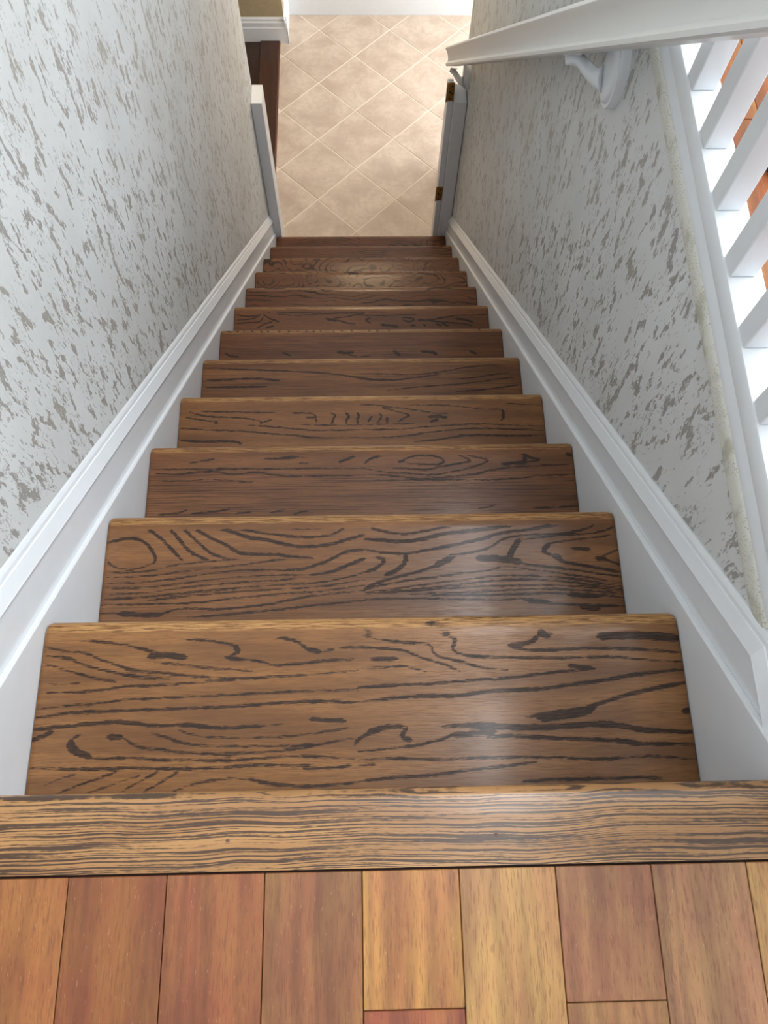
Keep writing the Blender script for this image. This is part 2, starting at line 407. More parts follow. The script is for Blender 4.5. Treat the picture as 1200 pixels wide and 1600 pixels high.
# ---------------------------------------------------------------- upper floor: landing and hallway planks
uf = struct(join_boxes('floor', [((XL - .12, XO), (YB, -.073), (-.2, -.006)), ((XR + .075, XO), (-.073, 3.0), (-.2, -.006))], M_subfl), 'orange brown hardwood plank floor of the landing and hallway', 'floor')
PW, PX = .0931, .00490
tones = {-5: (176, 102, 58), -4: (178, 104, 60), -3: (156, 88, 50), -2: (166, 98, 58), -1: (166, 108, 66), 0: (204, 138, 76), 1: (206, 150, 92), 2: (174, 114, 78), 3: (184, 128, 88), 4: (208, 150, 92)}
joint = {0: -.1925, 2: -.1905}
def plank(i, y0, y1, tone):
    x0 = PX + i * PW
    xs = XR + .0585 if (i == 5 and y1 > 0) else x0 + .0004
    o = box('plank', ((xs, x0 + PW - .0004), (y0 + .0004, y1 - .0004), (-.006, random.uniform(-.0003, .0002))), M_plank, uf, .0007, 1)
    o.color = (*lin(*tone), 1); o['seed'] = random.uniform(0, 60)
palette = [(176, 104, 64), (190, 118, 72), (164, 96, 62), (200, 138, 80), (170, 108, 70)]
for i in range(-5, 21):
    x0 = PX + i * PW
    if x0 + PW > XO: break
    inhall = i >= 5
    top = 3.0 if inhall else -.0755
    cuts = [top]
    if i in joint: cuts.append(joint[i])
    elif inhall:
        cuts.append(random.uniform(.9, 2.2)); 
        if i == 5: cuts = [3.0, 1.6, .862, -.0735]
    else: cuts.append(-.45 - random.uniform(0, .5))
    while cuts[-1] > YB + .5: cuts.append(cuts[-1] - random.uniform(.5, 1.1))
    cuts[-1] = YB
    for k in range(len(cuts) - 1):
        tn = tones[i] if (k == 0 and not inhall) else random.choice(palette)
        if k == 1 and i == 0: tn = (176, 96, 62)
        if k == 1 and i == 2: tn = (190, 132, 84)
        if inhall: tn = random.choice([(176, 104, 50), (186, 116, 56), (160, 92, 44)])
        plank(i, cuts[k + 1], cuts[k], tn)

# ================================================================== STAIRCASE
stair = tag(empty('staircase', (0, 0, 0)), 'straight flight of stained oak treads between two white skirts', 'staircase')
def nosing_ring(depth, front, th=.028, rad=.011, drop=0.):
    """outline in (y,z): y grows toward the nosing"""
    pts = [(-depth, -th), (-depth, -drop)]
    pts.append((front - rad * 2.2, -drop)); 
    for a in (75, 55, 35, 15, -10, -35, -60, -90):
        pts.append((front - rad + rad * math.cos(R(a)), -rad + rad * math.sin(R(a)) * 1.0 - drop))
    pts.append((front - rad - .004, -th)) if th > 2 * rad else None
    return pts
def board_mesh(name, x0, x1, depth, th, mat, round_ends=True, step=None):
    rings = []
    xs = [x0, x0 + .0018, x0 + .006] + [x0 + .006 + (x1 - x0 - .012) * i / 12 for i in range(1, 12)] + [x1 - .006, x1 - .0018, x1]
    if step:
        m_ = int((x1 - x0 - .012) / step); xs = [x0, x0 + .0018] + [x0 + .006 + (x1 - x0 - .012) * i / m_ for i in range(m_ + 1)] + [x1 - .0018, x1]
    for k, x in enumerate(xs):
        e = min(k, len(xs) - 1 - k)
        fr = (-.0065, -.0020, 0, 0)[min(e, 3)] if round_ends else 0
        dr = (.0012, .0002, 0, 0)[min(e, 3)] if round_ends else 0
        pr_ = nosing_ring(depth, fr, th, .0125, dr)
        if step:
            (ya, za), (yb, zb) = pr_[1], pr_[2]; m2 = int((depth - .03) / step)
            pr_ = pr_[:2] + [(ya + (yb - ya) * i / m2, za) for i in range(1, m2)] + pr_[2:]
        rings.append([(x, y, z) for y, z in pr_])
    o = loft(name, rings, mat); smooth_by_angle(o, 40); return o
params = [  # heart_y, heart_z, tilt, ring, red, seam
    (-.050, .095, -.16, .0115, .02, -.105), (-.070, .090, .15, .0105, .30, -.30), (-.05, .085, .10, .0090, .60, -.085), (-.060, .080, -.08, .0100, .35, -.15),
    (-.22, .08, .04, .0085, .50, -.30), (-.20, .10, .05, .0105, .75, -.10), (-.05, .08, .12, .0120, .75, -.30), (-.28, .12, .02, .0200, .95, -.30),
    (-.05, .09, .12, .0100, .95, -.30), (-.05, .09, -.14, .0100, .95, -.30), (-.2, .08, .05, .0110, 1.0, -.30), (-.1, .08, .05, .0110, 1.0, -.30)]
# dark grain lines of the nearer treads: half width (0.1 mm), then x, y in mm from the middle of the nosing
TRACE = {
 1: [[10,-412,-20,-381,-23,-342,-29,-311,-32,-284,-40,-264,-44], [35,-279,-49,-256,-47,-229,-51], [11,-271,-56,-236,-60,-198,-65,-167,-68,-144,-69], [12,-246,-25,-215,-28,-184,-32,-168,-36,-162,-42,-168,-48,-181,-52], [12,-181,-52,-152,-54,-133,-58,-117,-63,-90,-62,-52,-58,-13,-56], [31,-168,-36,-162,-46], [19,-179,-52,-152,-55], [16,-138,-21,-110,-26,-87,-32,-75,-42,-67,-47], [31,-75,-43,-56,-46], [12,-56,-46,-25,-41,-9,-42], [12,-29,-21,-8,-25], [12,-415,-34,-383,-40,-360,-42,-342,-51,-320,-59,-293,-67,-262,-70,-220,-75,-185,-78,-151,-79,-109,-77,-71,-76,-8,-71], [11,-413,-46,-382,-48,-366,-56,-346,-63,-312,-70,-281,-76,-250,-78], [11,-410,-56,-384,-64,-361,-71,-337,-77,-318,-80], [6,-405,-82,-386,-82,-363,-81], [11,-403,-93,-373,-93,-336,-91,-306,-86,-272,-86,-235,-84,-204,-82,-166,-81], [11,-412,-113,-372,-109,-334,-107,-305,-103,-271,-102,-233,-101,-184,-100,-128,-98,-71,-96,-9,-96], [15,-414,-124,-378,-118,-341,-117,-277,-116,-217,-115,-165,-114,-108,-110,-52,-109,-21,-112,-9,-111], [19,-416,-137,-394,-136,-358,-133,-313,-130,-291,-132,-265,-136,-227,-135,-186,-140,-156,-140,-104,-137], [26,-415,-151,-401,-146,-390,-141], [13,-355,-145,-367,-151,-371,-159,-361,-169,-335,-174,-298,-174,-254,-177,-214,-178,-169,-180,-140,-178,-88,-175,-51,-177,-14,-180], [37,-366,-154,-360,-165,-339,-172], [11,-323,-147,-304,-148,-293,-156,-277,-163,-255,-165,-222,-169,-184,-172,-148,-171,-107,-170,-70,-165,-33,-157], [33,-321,-148,-302,-149], [11,-268,-145,-249,-149,-230,-157,-207,-161,-163,-162,-107,-164,-51,-162,-14,-155], [7,-233,-142,-215,-148,-185,-152,-141,-153,-96,-152,-51,-147,-10,-142], [13,-414,-183,-374,-186,-326,-186,-272,-186,-228,-188,-184,-188,-140,-185,-103,-186,-66,-187], [7,-393,-205,-373,-196,-355,-192], [7,-378,-215,-343,-202,-308,-191], [7,-345,-216,-310,-205,-278,-195], [7,-298,-213,-274,-200,-257,-192], [7,-276,-217,-252,-204,-231,-192], [9,-237,-215,-212,-206,-176,-200,-146,-201], [15,-146,-201,-117,-208,-69,-212,-33,-210,-10,-208], [19,-14,-163,-3,-152,20,-147], [23,-70,-131,-48,-133,-25,-134], [15,-77,-190,-47,-191,-18,-188], [12,-7,-25,24,-32,51,-36,78,-37,88,-41,88,-48,97,-56,120,-60,147,-70,185,-74], [14,67,-17,94,-23,114,-29,121,-35,113,-45,124,-52,155,-57,198,-58,245,-60,284,-59,323,-59,362,-63,416,-68], [27,120,-31,116,-43], [12,-8,-41,24,-43,51,-46,70,-55,100,-64,123,-74], [23,8,-57,43,-57], [10,-8,-69,31,-68,50,-66,81,-75], [16,193,-19,228,-23,248,-27], [39,228,-25,243,-31], [28,228,-31,219,-39,188,-42], [16,188,-42,211,-49,246,-49,297,-47,344,-49,414,-55], [55,307,-32,335,-30,370,-31,419,-37], [15,-8,-93,38,-91,88,-90,146,-86,192,-84,243,-78,294,-74], [19,263,-69,298,-74], [21,-8,-111,38,-107,68,-105,118,-106,164,-100,222,-99,269,-94,312,-89,352,-82,417,-77], [23,204,-134,238,-129,273,-126,305,-117,337,-108,376,-100,420,-93], [49,219,-135,257,-133,292,-124], [34,97,-143,142,-142,180,-146,218,-147,256,-146,294,-143,324,-146,350,-153,422,-156], [30,108,-154,134,-153,165,-150], [19,153,-157,187,-156,217,-159,262,-162,299,-163,348,-169,420,-171], [30,311,-164,348,-169], [11,-9,-172,29,-169,66,-166,96,-159,111,-154], [13,-9,-182,32,-180,58,-182,103,-183,147,-182,200,-182,244,-184,297,-187,327,-185,365,-184,416,-190], [15,-9,-207,39,-203,83,-202,120,-197,158,-194,214,-188], [15,194,-211,250,-209,305,-210,343,-208,368,-211], [23,3,-148,25,-143,48,-142], [23,52,-144,44,-156,59,-159], [6,-7,-11,52,-16,91,-9,119,-3,171,-4,230,-1], [31,405,-130,417,-128], [7,-9,-188,13,-188]],
 2: [[11,-415,-28,-402,-23,-380,-20], [22,-414,-46,-389,-40,-368,-39,-351,-47,-339,-62,-333,-75,-337,-82], [7,-337,-82,-356,-89,-384,-93,-403,-85,-413,-74], [22,-357,-21,-339,-31,-320,-47,-306,-62,-291,-78], [22,-317,-22,-301,-38,-287,-57,-268,-71,-250,-77], [18,-297,-21,-277,-38,-258,-57,-240,-70,-214,-77], [22,-279,-21,-252,-38,-222,-52,-204,-66,-179,-69,-142,-70,-114,-74,-81,-77], [25,-249,-22,-216,-29,-187,-41,-158,-44,-121,-55,-89,-58,-52,-54,-27,-46,2,-38], [18,-217,-22,-180,-30,-143,-36,-107,-41,-71,-41,-45,-36,-30,-24,-16,-21,3,-23], [11,-151,-23,-107,-27,-71,-26,-45,-23], [21,-106,-97,-70,-87,-49,-78,-34,-68,-16,-65,2,-64], [25,-88,-105,-56,-102,-34,-93,-13,-84,2,-79], [9,-411,-96,-373,-97,-338,-94,-303,-85,-250,-80,-200,-77], [9,-410,-104,-355,-104,-302,-98,-249,-91,-178,-85,-135,-78,-92,-77], [9,-409,-113,-354,-114,-284,-106,-213,-96,-160,-95,-120,-97,-92,-92], [9,-410,-122,-353,-123,-283,-115,-213,-107,-142,-104,-88,-105], [9,-409,-131,-353,-131,-283,-122,-212,-116,-141,-113,-106,-110], [11,-408,-140,-352,-138,-282,-131,-212,-125,-141,-121,-70,-118,-27,-110,2,-102], [9,-341,-143,-282,-137,-212,-131,-141,-128,-70,-125,2,-114], [10,-414,-149,-369,-149,-316,-149,-264,-148,-211,-142,-176,-139,-123,-134,-70,-133,1,-123], [14,-413,-162,-385,-162,-350,-166,-315,-164,-298,-158,-274,-156,-245,-159,-210,-158,-175,-155,-140,-150,-105,-143,-70,-138,1,-132], [38,-385,-163,-350,-166,-315,-165], [14,-280,-171,-227,-168,-175,-164,-122,-160,-87,-155,-34,-151,1,-148], [18,3,-23,24,-31,50,-37,76,-38,112,-31,150,-24,205,-19], [11,47,-20,69,-22,87,-20], [29,2,-46,31,-48,64,-51,93,-48,131,-38,167,-35,208,-30,242,-25,298,-19], [22,2,-63,31,-70,64,-72,93,-68,129,-61,166,-54,200,-47,222,-38,278,-33,327,-23,391,-18], [15,140,-75,176,-71,206,-64,229,-47,266,-42,325,-42,371,-32,379,-27], [44,255,-50,246,-61,238,-74,234,-84], [11,255,-50,280,-48,325,-43,370,-42,400,-36,414,-29], [51,183,-81,205,-81,234,-84,255,-89], [33,67,-72,69,-85,52,-100,34,-107], [25,20,-77,36,-81,23,-94,2,-102], [18,147,-79,132,-86,117,-93,81,-104,37,-114,1,-127], [47,143,-80,114,-93], [22,302,-58,292,-65,293,-73,311,-79,321,-89,349,-94,399,-105,417,-107], [37,303,-58,291,-71], [44,307,-77,321,-85], [11,305,-57,332,-53,376,-49,406,-44], [15,383,-84,395,-77,418,-69], [18,383,-84,401,-90,418,-96], [37,376,-83,394,-85], [26,338,-66,370,-69], [15,255,-90,276,-95,309,-98,345,-104,380,-110,416,-116], [11,203,-102,164,-105,109,-112,55,-118,1,-130], [11,204,-100,226,-95,254,-99,308,-107,362,-116,415,-126], [11,1,-136,73,-126,145,-118,217,-110,290,-112,361,-121,414,-131], [11,1,-138,73,-132,144,-125,217,-118,289,-118,360,-127,415,-135], [11,23,-137,108,-132,180,-128,252,-127,324,-128,415,-138], [11,72,-139,144,-138,216,-135,288,-133,359,-137,416,-144], [14,108,-141,179,-142,251,-142,305,-140,340,-144,380,-146,417,-150], [36,323,-143,376,-147], [11,1,-146,72,-146,143,-148,214,-151,258,-149], [18,250,-150,279,-155,314,-159,342,-161,414,-164], [32,257,-151,296,-156], [43,342,-164,374,-167]],
 3: [[9,-412,-15,-379,-17,-325,-15,-288,-14,-230,-17], [18,-404,-20,-390,-22], [13,-338,-38,-313,-33,-288,-30], [13,-411,-49,-377,-51,-323,-51,-286,-52,-243,-51,-178,-52,-105,-52,4,-53], [25,-286,-51,-243,-52], [13,-401,-59,-358,-62,-329,-58,-286,-56,-250,-65,-207,-57,-170,-66,-105,-69,4,-68], [22,-193,-30,-157,-30,-124,-25,-87,-23,-51,-24,-14,-26], [26,-164,-30,-131,-28], [22,-47,-40,-14,-26], [15,-124,-41,-105,-41], [11,-396,-75,-321,-76,-303,-71,-267,-76,-213,-79], [14,-391,-144,-352,-142,-335,-135], [14,-328,-143,-282,-140,-254,-134], [18,-246,-144,-211,-140], [14,-179,-143,-147,-137], [14,-133,-145,-104,-140], [18,4,-42,15,-32,41,-25,67,-21], [15,70,-41,88,-31,114,-26,144,-28,161,-38,154,-46,132,-46,95,-45,83,-41], [26,70,-40,83,-37], [15,58,-53,95,-55,124,-58,157,-50,202,-43,213,-39,188,-26,181,-22], [13,4,-54,40,-61,95,-65,131,-70,168,-64,208,-55,238,-45,250,-38,224,-32,188,-22], [13,4,-66,58,-69,112,-77,167,-74,204,-69,259,-59,296,-53,370,-51,407,-49], [22,280,-21,310,-24,335,-36,351,-39,323,-44,297,-46,271,-46], [26,316,-32,323,-42,275,-48], [15,354,-23,410,-20], [30,402,-27,413,-31], [15,200,-70,230,-67], [11,3,-79,76,-78,185,-80,294,-80,350,-72,405,-72], [18,326,-140,362,-139,413,-138], [11,218,-141,254,-133]],
 4: [[14,-402,-38,-376,-48,-350,-54,-285,-57,-260,-60,-230,-66], [25,-232,-68,-227,-72], [11,-223,-68,-205,-63], [13,-401,-56,-375,-60,-346,-65,-326,-68,-335,-72], [11,-376,-40,-322,-42,-249,-44,-195,-45], [13,-162,-46,-122,-47,-108,-51], [25,-129,-58,-107,-59], [18,-108,-51,-104,-71], [18,-75,-47,-60,-53,-67,-63,-69,-75], [22,-38,-47,-29,-58,-38,-66,-35,-75], [22,-13,-47,-7,-56,-13,-64,-9,-75], [16,-412,-82,-392,-84,-338,-88,-284,-90,-248,-94,-193,-100,-147,-103,-111,-110,5,-110], [14,-259,-76,-212,-80,-176,-84,-122,-90,-67,-92,5,-90], [11,-140,-77,-86,-78,-31,-78,5,-78], [25,-408,-113,-354,-117,-308,-115,-282,-117,-271,-124], [18,12,-72,22,-56], [18,34,-73,45,-57,38,-50], [22,56,-75,56,-59], [16,82,-71,93,-63,111,-55,86,-47,46,-36], [13,-9,-27,28,-28,64,-34,101,-39,137,-45,166,-51,195,-52], [33,151,-60,173,-58,195,-64], [22,154,-72,173,-67], [13,101,-29,156,-29,211,-32,248,-38,284,-40,321,-43,324,-51,321,-66,311,-74], [29,322,-47,322,-66], [13,175,-17,248,-23,304,-23,340,-28,410,-33], [13,-10,-90,45,-91,99,-89,154,-84,209,-81,263,-78,318,-82,413,-86], [14,-10,-110,44,-111,99,-107,153,-98,208,-93,245,-90,299,-91,354,-94,412,-97], [18,116,-122,163,-118,207,-111,251,-106,298,-108,352,-110,413,-108], [22,215,-108,254,-107], [11,-9,-78,63,-77,118,-76]],
 5: [[18,-10,-65,26,-69,80,-70,117,-65,171,-59,207,-53], [14,243,-68,298,-64,334,-57,389,-51], [14,-10,-51,63,-51,135,-55,208,-47,281,-31,392,-24], [14,62,-99,170,-88,279,-81,352,-69,414,-62], [18,241,-105,313,-101,412,-86], [19,-407,-29,-215,-39,-88,-47,14,-66,104,-69], [25,-405,-66,-278,-60,-215,-68], [25,-403,-87,-246,-85]],
 6: [[25,-399,-82,-380,-92,-359,-94], [29,-231,-81,-206,-92], [39,-71,-81,-46,-85,-24,-81], [21,-38,-91,-10,-98], [25,-327,-3,-312,-16], [25,-298,-4,-289,-16], [25,-280,-4,-267,-16], [29,-247,-6,-233,-17], [22,-219,-4,-208,-17], [29,-190,-9,-179,-17], [22,-165,-5,-159,-15], [22,-143,-5,-136,-16], [22,-125,-3,-117,-14], [25,-85,-6,-78,-17], [25,-63,-4,-52,-16], [25,-34,0,-24,-17], [25,-370,-3,-359,-16], [18,-348,-3,-343,-16], [22,-399,-5,-380,-11], [49,91,-77,111,-94], [45,172,-80,212,-85,216,-92], [33,315,-79,334,-91], [25,19,-1,27,-18], [25,43,-4,51,-16], [25,78,-2,84,-13], [25,344,1,351,-11], [12,-11,-97,30,-95]],
 7: [[24,-409,-34,-377,-41,-337,-39,-329,-34], [16,-408,-55,-369,-53,-337,-44], [20,-408,-68,-368,-64,-332,-64,-323,-51,-321,-41], [24,-322,-32,-301,-49,-277,-58], [28,-293,-53,-269,-62], [24,-340,-86,-316,-70,-289,-61], [28,-312,-86,-284,-77], [24,-308,-16,-302,-28], [20,-294,-18,-282,-25,-246,-27,-190,-29,-130,-24,-70,-20,10,-21], [18,-274,-33,-222,-39,-170,-36,-110,-32,-50,-30,10,-30], [24,-118,-50,-98,-55,-70,-60,-46,-70,-18,-72], [44,-114,-53,-82,-60], [18,-98,-50,-50,-46,-22,-37,10,-35], [27,30,-48,10,-58,30,-71], [45,61,-76,88,-80,120,-85], [18,-10,-21,57,-29,126,-19,217,-20,308,-15,413,-16], [18,-11,-39,57,-42,125,-40,180,-38], [27,130,-51,152,-49,175,-57,156,-67,134,-59], [27,179,-57,215,-62,269,-68,328,-74,359,-82], [18,243,-52,270,-50,307,-42,375,-42,412,-40], [36,306,-55,333,-58,365,-69], [45,160,-80,174,-80], [27,201,-75,208,-86], [32,242,-73,260,-84], [32,260,-71,282,-84], [18,184,-62,243,-57,298,-44]],
}
import numpy as np
def chaikin(P):
    if len(P) < 3: return P
    out = [P[0]]
    for a, b in zip(P[:-1], P[1:]): out += [a * .75 + b * .25, a * .25 + b * .75]
    return out + [P[-1]]
def paint_grain(me, data):
    n_ = len(me.vertices); co = np.empty(n_ * 3); me.vertices.foreach_get('co', co); co = co.reshape(-1, 3)[:, :2]
    g_ = np.full(n_, .05)
    for r in data:
        hw = r[0] * 1e-4; P = [np.array((r[i], r[i + 1])) * 1e-3 for i in range(1, len(r) - 1, 2)]
        P = chaikin(P); L = len(P) - 1
        for i in range(L):
            a, b = P[i], P[i + 1]; d = b - a; q = float(d @ d) or 1e-12
            lo = np.minimum(a, b) - .02; hi = np.maximum(a, b) + .02
            idx = np.nonzero((co[:, 0] > lo[0]) & (co[:, 0] < hi[0]) & (co[:, 1] > lo[1]) & (co[:, 1] < hi[1]))[0]
            if not len(idx): continue
            v = co[idx] - a; t = np.clip(v @ d / q, 0, 1); dist = np.hypot(*(v - t[:, None] * d).T)
            f = (i + t) / L                         # lines thin out towards both ends
            g_[idx] = np.minimum(g_[idx], dist - hw * (.35 + .65 * np.minimum(1, np.minimum(f, 1 - f) * 7)))
    at = me.attributes.new('g', 'FLOAT', 'POINT'); at.data.foreach_set('value', g_.astype(np.float32))
STRAIGHT = {1: (0, -.5), 2: (.5, -.085), 3: (1, -.062), 4: (.3, -.13), 5: (.8, .1), 6: (.8, -.016), 7: (.2, .1)}
half = (WR - WL) / 2 - .0012
proto = None
for k in range(1, NT + 1):
    if k in TRACE:
        o = board_mesh('tread', -half, half, RUN + .018, .028, M_oak, True, .0023 if k < 3 else .0028); paint_grain(o.data, TRACE[k])
    elif proto is None: proto = o = board_mesh('tread', -half, half, RUN + .018, .028, M_oak)
    else: o = proto.copy(); C.objects.link(o)
    o.parent = stair; o.location = ((WL + WR) / 2, k * RUN, -k * RISE)
    hy, hz, ti, rg, rd, sm = params[k - 1]; o['traced'] = 1.0 if k in TRACE else 0.0; o['straight'] = float(STRAIGHT.get(k, (0,))[0])
    if k in STRAIGHT: sm = STRAIGHT[k][1]
    o['seam'] = float(sm); o['heart_y'] = hy; o['heart_z'] = hz; o['tilt'] = ti; o['ring'] = rg; o['red'] = float(rd); o['seed'] = 3.7 * k + 1.3
for k in range(0, NT + 1):
    y = k * RUN - .030
    zb = -(k + 1) * RISE; 
    r_ = box('riser', ((WL + .001, WR - .001), (y - .018, y), (zb, -k * RISE - .0285)), M_oak, stair, .0008, 1)
    for kk, vv in zip(('heart_y', 'heart_z', 'tilt', 'ring', 'red', 'seed', 'seam', 'traced', 'straight'), (-.1, .1, .03, .014, .8, 2.2 * k, -.5, 0., 0.)): r_[kk] = vv
ln = board_mesh('landing_nosing', XL + .001, XR - .008, .0735, .028, M_nose, False); ln.parent = stair
ln['label'] = 'golden straight grained oak landing nosing'
for (x, y) in ((-.125, -.046), (.136, -.046), (.383, -.040)):
    V = [(math.cos(a) * .0022, math.sin(a) * .0016, zz) for zz in (-.001, .0002) for a in [i * math.pi / 4 for i in range(8)]]
    pl = mesh_obj('filler_spot', V, [tuple(range(8)), tuple(range(8, 16))] + [(i, (i + 1) % 8, 8 + (i + 1) % 8, 8 + i) for i in range(8)], M_plug, ln, False, (x, y, 0)); pl['label'] = 'small dark filled nail hole'

# ---- skirts: a sawtooth-backed skirt board, the raking baseboard face behind it, and the cap moulding
def rake(name, prof, y0, y1, mat, parent, zoff=0., y0_f=None):
    """prof: list of (x, h) with h the height over the nosing line; y0_f(x,h) gives a mitred start"""
    r0, r1 = [], []
    for x, h in prof:
        ya = y0_f(x, h) if y0_f else y0
        r0.append((x, ya, -SL * ya + h)); r1.append((x, y1, -SL * y1 + h))
    return loft(name, [r0, r1], mat, parent)
def skirt_side(sgn, wx, xw, h1, h2, h3, yend, name, label):
    X = lambda d: wx + sgn * d
    root = struct(empty(name, (0, 0, 0)), label, 'baseboard')
    # skirt board (front layer)
    yA = -.05
    yT = yend
    e = .0015
    a = [(X(0), -.30), (X(0), h1 - .003), (X(e), h1), (X(.0065), h1 + .0005), (X(.008), h1 - .001), (X(.008), -.30)]
    sk = rake('skirt_board', a, yA, yT, M_white, root)
    b = [(X(.0075), -.30), (X(.0075), h2), (XW(sgn, xw, .0005), h2), (XW(sgn, xw, .0005), -.30)]
    if sgn > 0:
        # the rake meets a level board at the landing
        zt = -.0226; yk = (h2 - zt) / SL
        f = lambda x, h: (h - zt) / SL if h > .05 else -.05
        bd = rake('board_face', b, yk, yT, M_white, root)
        lv = box('level_board', ((X(.0075), xw - .0005), (-.073, yk), (-.45, zt)), M_white, root)
    else:
        bd = rake('board_face', b, yA, yT, M_white, root)
    m = h3 - h2
    mp = [(X(.0075), h2 - .001), (X(.0035), h2), (X(.0030), h2 + .002), (X(.0040), h2 + .0045), (X(.0105), h2 + m * .60), (X(.0108), h2 + m * .62), (X(.0125), h2 + m * .64), (X(.0135), h2 + m * .80), (X(.0155), h2 + m * .92), (X(.0175), h3), (XW(sgn, xw, .0003), h3), (XW(sgn, xw, .0003), h2 - .001)]
    if sgn > 0:
        # mitre plane bisects the raking and the level runs
        zt = -.0226; yk = (h2 - zt) / SL; half = math.atan(SL) / 2
        # level run keeps the moulding's true width
        c = math.cos(math.atan(SL))
        def lvl(x, h):
            q = (h - h2) * c
            yy = yk + q * math.tan(half); return (x, yy, zt + q)
        r1 = [(x, yT, -SL * yT + h) for x, h in mp]; r0 = [lvl(x, h) for x, h in mp]
        loft('cap_moulding', [r0, r1], M_white, root)
        r2 = [(p[0], -.073, p[2]) for p in r0]
        loft('cap_moulding', [r2, r0], M_white, root)
    else:
        rake('cap_moulding', mp, yA, yT, M_white, root)
    return root
def XW(sgn, xw, d): return xw - sgn * d
skirt_side(-1, WL, XL, .015, .100, .146, 2.632, 'baseboard_left', 'white moulded raking skirt on the left side of the stairs')
skirt_side(+1, WR, XR, .026, .093, .133, 2.632, 'baseboard_right', 'white moulded raking skirt on the right side of the stairs')

# ================================================================== LEFT GATE POST
def chamfer_post(name, x0, x1, y0, y1, z0, z1, parent):
    return box(name, ((x0, x1), (y0, y1), (z0, z1)), M_white, parent, .003, 2)
gp = chamfer_post('gate_post', -.4245, -.380, 2.633, 2.733, ZF, -1.613, None)
tag(gp, 'plain white square topped post against the left wall at the stair foot', 'post')
# right post with stile and two brass hinges
gr = tag(empty('gate_post', (.41, 2.6, ZF)), 'white post with two brass hinges against the right wall at the stair foot', 'post')
def child(o, root): o.parent = root; o.location = o.location - root.location; return o
child(box('post', ((.389, .443), (2.633, 2.733), (ZF, -1.61)), M_white, None, .003, 2), gr)
child(box('stile', ((.3635, .3885), (2.648, 2.72), (ZF, -1.575)), M_white, None, .002, 2), gr)
def hinge(zc, hh=.095):
    h = box('hinge', ((.3635, .3875), (2.6448, 2.648), (zc - hh / 2, zc + hh / 2)), M_brass, None, .001, 1)
    child(h, gr)
    kn = []
    for i in range(8):
        a = i * math.pi / 4; kn.append((math.cos(a) * .0035, math.sin(a) * .0035))
    V = [(x, y, z) for z in (-hh / 2, hh / 2) for x, y in kn]
    k = mesh_obj('knuckle', V, [tuple(range(8)), tuple(range(8, 16))] + [(i, (i + 1) % 8, 8 + (i + 1) % 8, 8 + i) for i in range(8)], M_brass, h, True, (-.016, -.002, 0))
    for (dx, dz) in ((.002, .032), (-.006, .0), (.004, -.008), (-.004, -.034)):
        V = [(math.cos(a) * .0042, yy, math.sin(a) * .0042) for yy in (-.0012, .001) for a in [i * math.pi / 4 for i in range(8)]]
        mesh_obj('screw', V, [tuple(range(8)), tuple(range(8, 16))] + [(i, (i + 1) % 8, 8 + (i + 1) % 8, 8 + i) for i in range(8)], M_screw, h, False, (dx, -.002, dz * .9))
hinge(-1.572, .088); hinge(-2.135, .088)

# ================================================================== BALUSTRADE on the hallway edge
bal = tag(empty('balustrade', (XR + .03, 0, 0)), 'white balustrade with square balusters on a low curb beside the hallway floor', 'railing')
YB0, YB1 = -.073, 2.98
tr = child(loft('border_strip', [[(XR - .0005 + dx, y, z) for dx, z in ((0, -.034), (-.002, -.033), (-.0032, -.027), (-.0036, -.019), (-.0032, -.011), (-.0018, -.006), (0, -.004), (.06, -.004), (.06, -.034))] for y in (YB0, YR_END)], M_border), bal)
smooth_by_angle(tr, 50); tr['label'] = 'rounded cream dotted wallpaper border'
fa = child(loft('fascia', [[(XR + a, y, b) for a, b in ((-.0012, -.004), (-.0015, -.001), (-.0004, .006), (.0010, .013), (.0022, .0180), (.0060, .0184), (.05, .0184), (.05, -.004))] for y in (YB0, YB1)], M_white), bal); smooth_by_angle(fa, 30)
sh = child(loft('shoe_rail', [[(XR + a, y, b) for a, b in ((.0040, .0208), (-.0004, .0214), (-.0010, .024), (-.0004, .0490), (.0008, .0514), (.0022, .052), (.042, .052), (.0445, .0495), (.0445, .0205))] for y in (YB0, YB1)], M_white), bal); smooth_by_angle(sh, 30)
cb = child(box('curb_face', ((XR + .044, XR + .058), (YB0, YB1), (-.004, .030)), M_white, None, .002, 2), bal)
b0 = None
for k in range(-6, 25):
    y = .5632 + .0974 * k
    if y < -.04 or y > 2.93: continue
    if b0 is None:
        b0 = box('baluster', ((XR + .0026, XR + .0346), (y, y + .031), (.052, .9)), M_white, None, .0022, 2); child(b0, bal); ref = y
    else:
        c = b0.copy(); C.objects.link(c); c.parent = bal; c.location = b0.location + Vector((0, y - ref, 0))
pr = [(-.030, 0), (-.030, .012), (-.024, .020), (-.027, .032), (-.022, .046), (-.010, .054), (.010, .054), (.022, .046), (.027, .032), (.024, .020), (.030, .012), (.030, 0)]
tp = child(loft('top_rail', [[(XR + .0186 + a, y, .9 + b) for a, b in pr] for y in (YB0, YB1)], M_white), bal); smooth_by_angle(tp, 50)

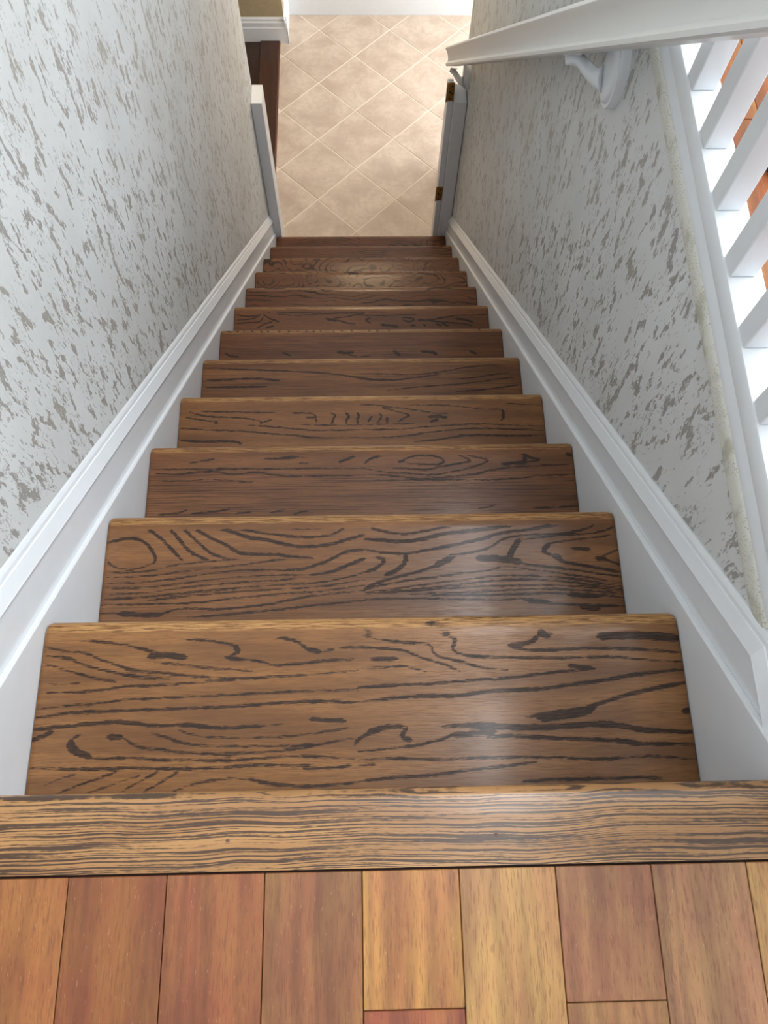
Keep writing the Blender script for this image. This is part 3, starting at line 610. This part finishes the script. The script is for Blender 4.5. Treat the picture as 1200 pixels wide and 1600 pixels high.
# ================================================================== WALL HANDRAIL
hr = tag(empty('handrail', (.38, 1.5, -.38)), 'white moulded wooden handrail on brackets along the right wall', 'handrail')
HS = -.8775; ang = math.atan(-HS); ca, sa = math.cos(ang), math.sin(ang)
prof = [(.000, .062), (.0025, .0665), (.012, .071), (.030, .073), (.046, .071), (.0555, .0665), (.058, .062), (.0555, .054), (.050, .046), (.047, .038), (.047, .028), (.049, .020), (.055, .014), (.0555, .006), (.052, .0), (.006, 0), (.0025, .003), (.0025, .009), (.005, .013), (.0100, .0165), (.0112, .024), (.0108, .034), (.0085, .044), (.0045, .053), (.001, .058)]
def rail_pt(u, v, y):   # v measured square to the rail; y along the run, at the underside
    z = -1.548 + HS * (y - 2.756)
    return (.354 + u, y + v * sa, z + v * ca)
rl = child(loft('rail', [[rail_pt(u, v, y) for u, v in prof] for y in (-.55, .3, 1.2, 2.0, 2.762)], M_rail), hr); smooth_by_angle(rl, 32)
def tube(name, pts, rads, mat, n=12, flat=1.0):
    rings = []; P = [Vector(p) for p in pts]
    for i, p in enumerate(P):
        d = (P[min(i + 1, len(P) - 1)] - P[max(i - 1, 0)]).normalized()
        a = d.cross(Vector((0, 0, 1))); a = a.normalized() if a.length > .01 else Vector((1, 0, 0)); b = d.cross(a)
        rings.append([tuple(p + a * math.cos(t) * rads[i] + b * math.sin(t) * rads[i] * flat) for t in [2 * math.pi * j / n for j in range(n)]])
    o = loft(name, rings, mat); smooth_by_angle(o, 50); return o
def disc_on_wall(name, x_prof, ry, rz, c, n=28):
    """turned oval plate: x_prof = list of (out from wall, scale)"""
    rings = [[(XR - d, c[1] + math.cos(t) * ry * s, c[2] + math.sin(t) * rz * s) for t in [2 * math.pi * j / n for j in range(n)]] for d, s in x_prof]
    o = loft(name, rings, M_white); smooth_by_angle(o, 30); return o
def bracket(yc, zc, ya, lab, path):
    # zc: rosette centre; arm rises to the underside of the rail at run ya
    u = Vector(rail_pt(.028, 0, ya))
    br = disc_on_wall('bracket', [(.0, 1.0), (.012, 1.0), (.016, .97), (.0165, .86), (.021, .80), (.0235, .70), (.0245, .45), (.024, .1)], .040, .060, (0, yc, zc))
    br['label'] = lab; child(br, hr)
    pts = [Vector(p) for p in path]; u = pts[-2] + Vector((.004, 0, .009))
    arm = tube('bracket_arm', pts, [.024, .020, .0145, .0120, .0110, .0108, .0105, .0090], M_white)
    arm.parent = br; arm.location = -(Vector(hr.location) + br.location) if False else arm.location
    arm.parent = br
    arm.location = Vector((0, 0, 0)) - (br.matrix_basis.translation + hr.location)
    sd = box('saddle', ((-.011, .011), (-.028, .028), (-.0035, .0005)), M_white, None, .001, 1)
    sd.rotation_euler = (-ang, 0, 0); sd.parent = br
    sd.location = u - (br.matrix_basis.translation + hr.location)
    return br
bracket(1.115, -.150, 1.17, 'upper white cast bracket', [(.428, 1.130, -.172), (.424, 1.133, -.175), (.417, 1.146, -.183), (.408, 1.175, -.192), (.400, 1.198, -.196), (.390, 1.206, -.198), (.380, 1.208, -.199), (.374, 1.208, -.200)])
bracket(2.690, -1.530, 2.70, 'lower white cast bracket', [(.428, 2.675, -1.548), (.424, 2.677, -1.550), (.416, 2.685, -1.556), (.406, 2.70, -1.558), (.398, 2.715, -1.556), (.390, 2.725, -1.550), (.382, 2.728, -1.545), (.374, 2.728, -1.541)])

# ================================================================== dark shoe on the hallway floor
def slipper():
    rings = []; n = 16
    for i in range(11):
        t = i / 10; y = .26 * t
        wd = (.02, .033, .038, .037, .035, .034, .037, .042, .044, .038, .016)[i]; h = (.03, .055, .06, .058, .05, .044, .042, .04, .036, .03, .016)[i]
        rings.append([(wd * math.cos(a), y, max(0, h / 2 + h / 2 * math.sin(a)) if math.sin(a) > -.6 else .0) for a in [2 * math.pi * j / n for j in range(n)]])
    o = loft('shoe', rings, M_navy); smooth_by_angle(o, 60); return o
sp = slipper(); sp.location = (.553, .776, .0004); sp.rotation_euler = (0, 0, R(-62))
tag(sp, 'dark navy shoe on the hallway floor behind the balusters', 'shoe')
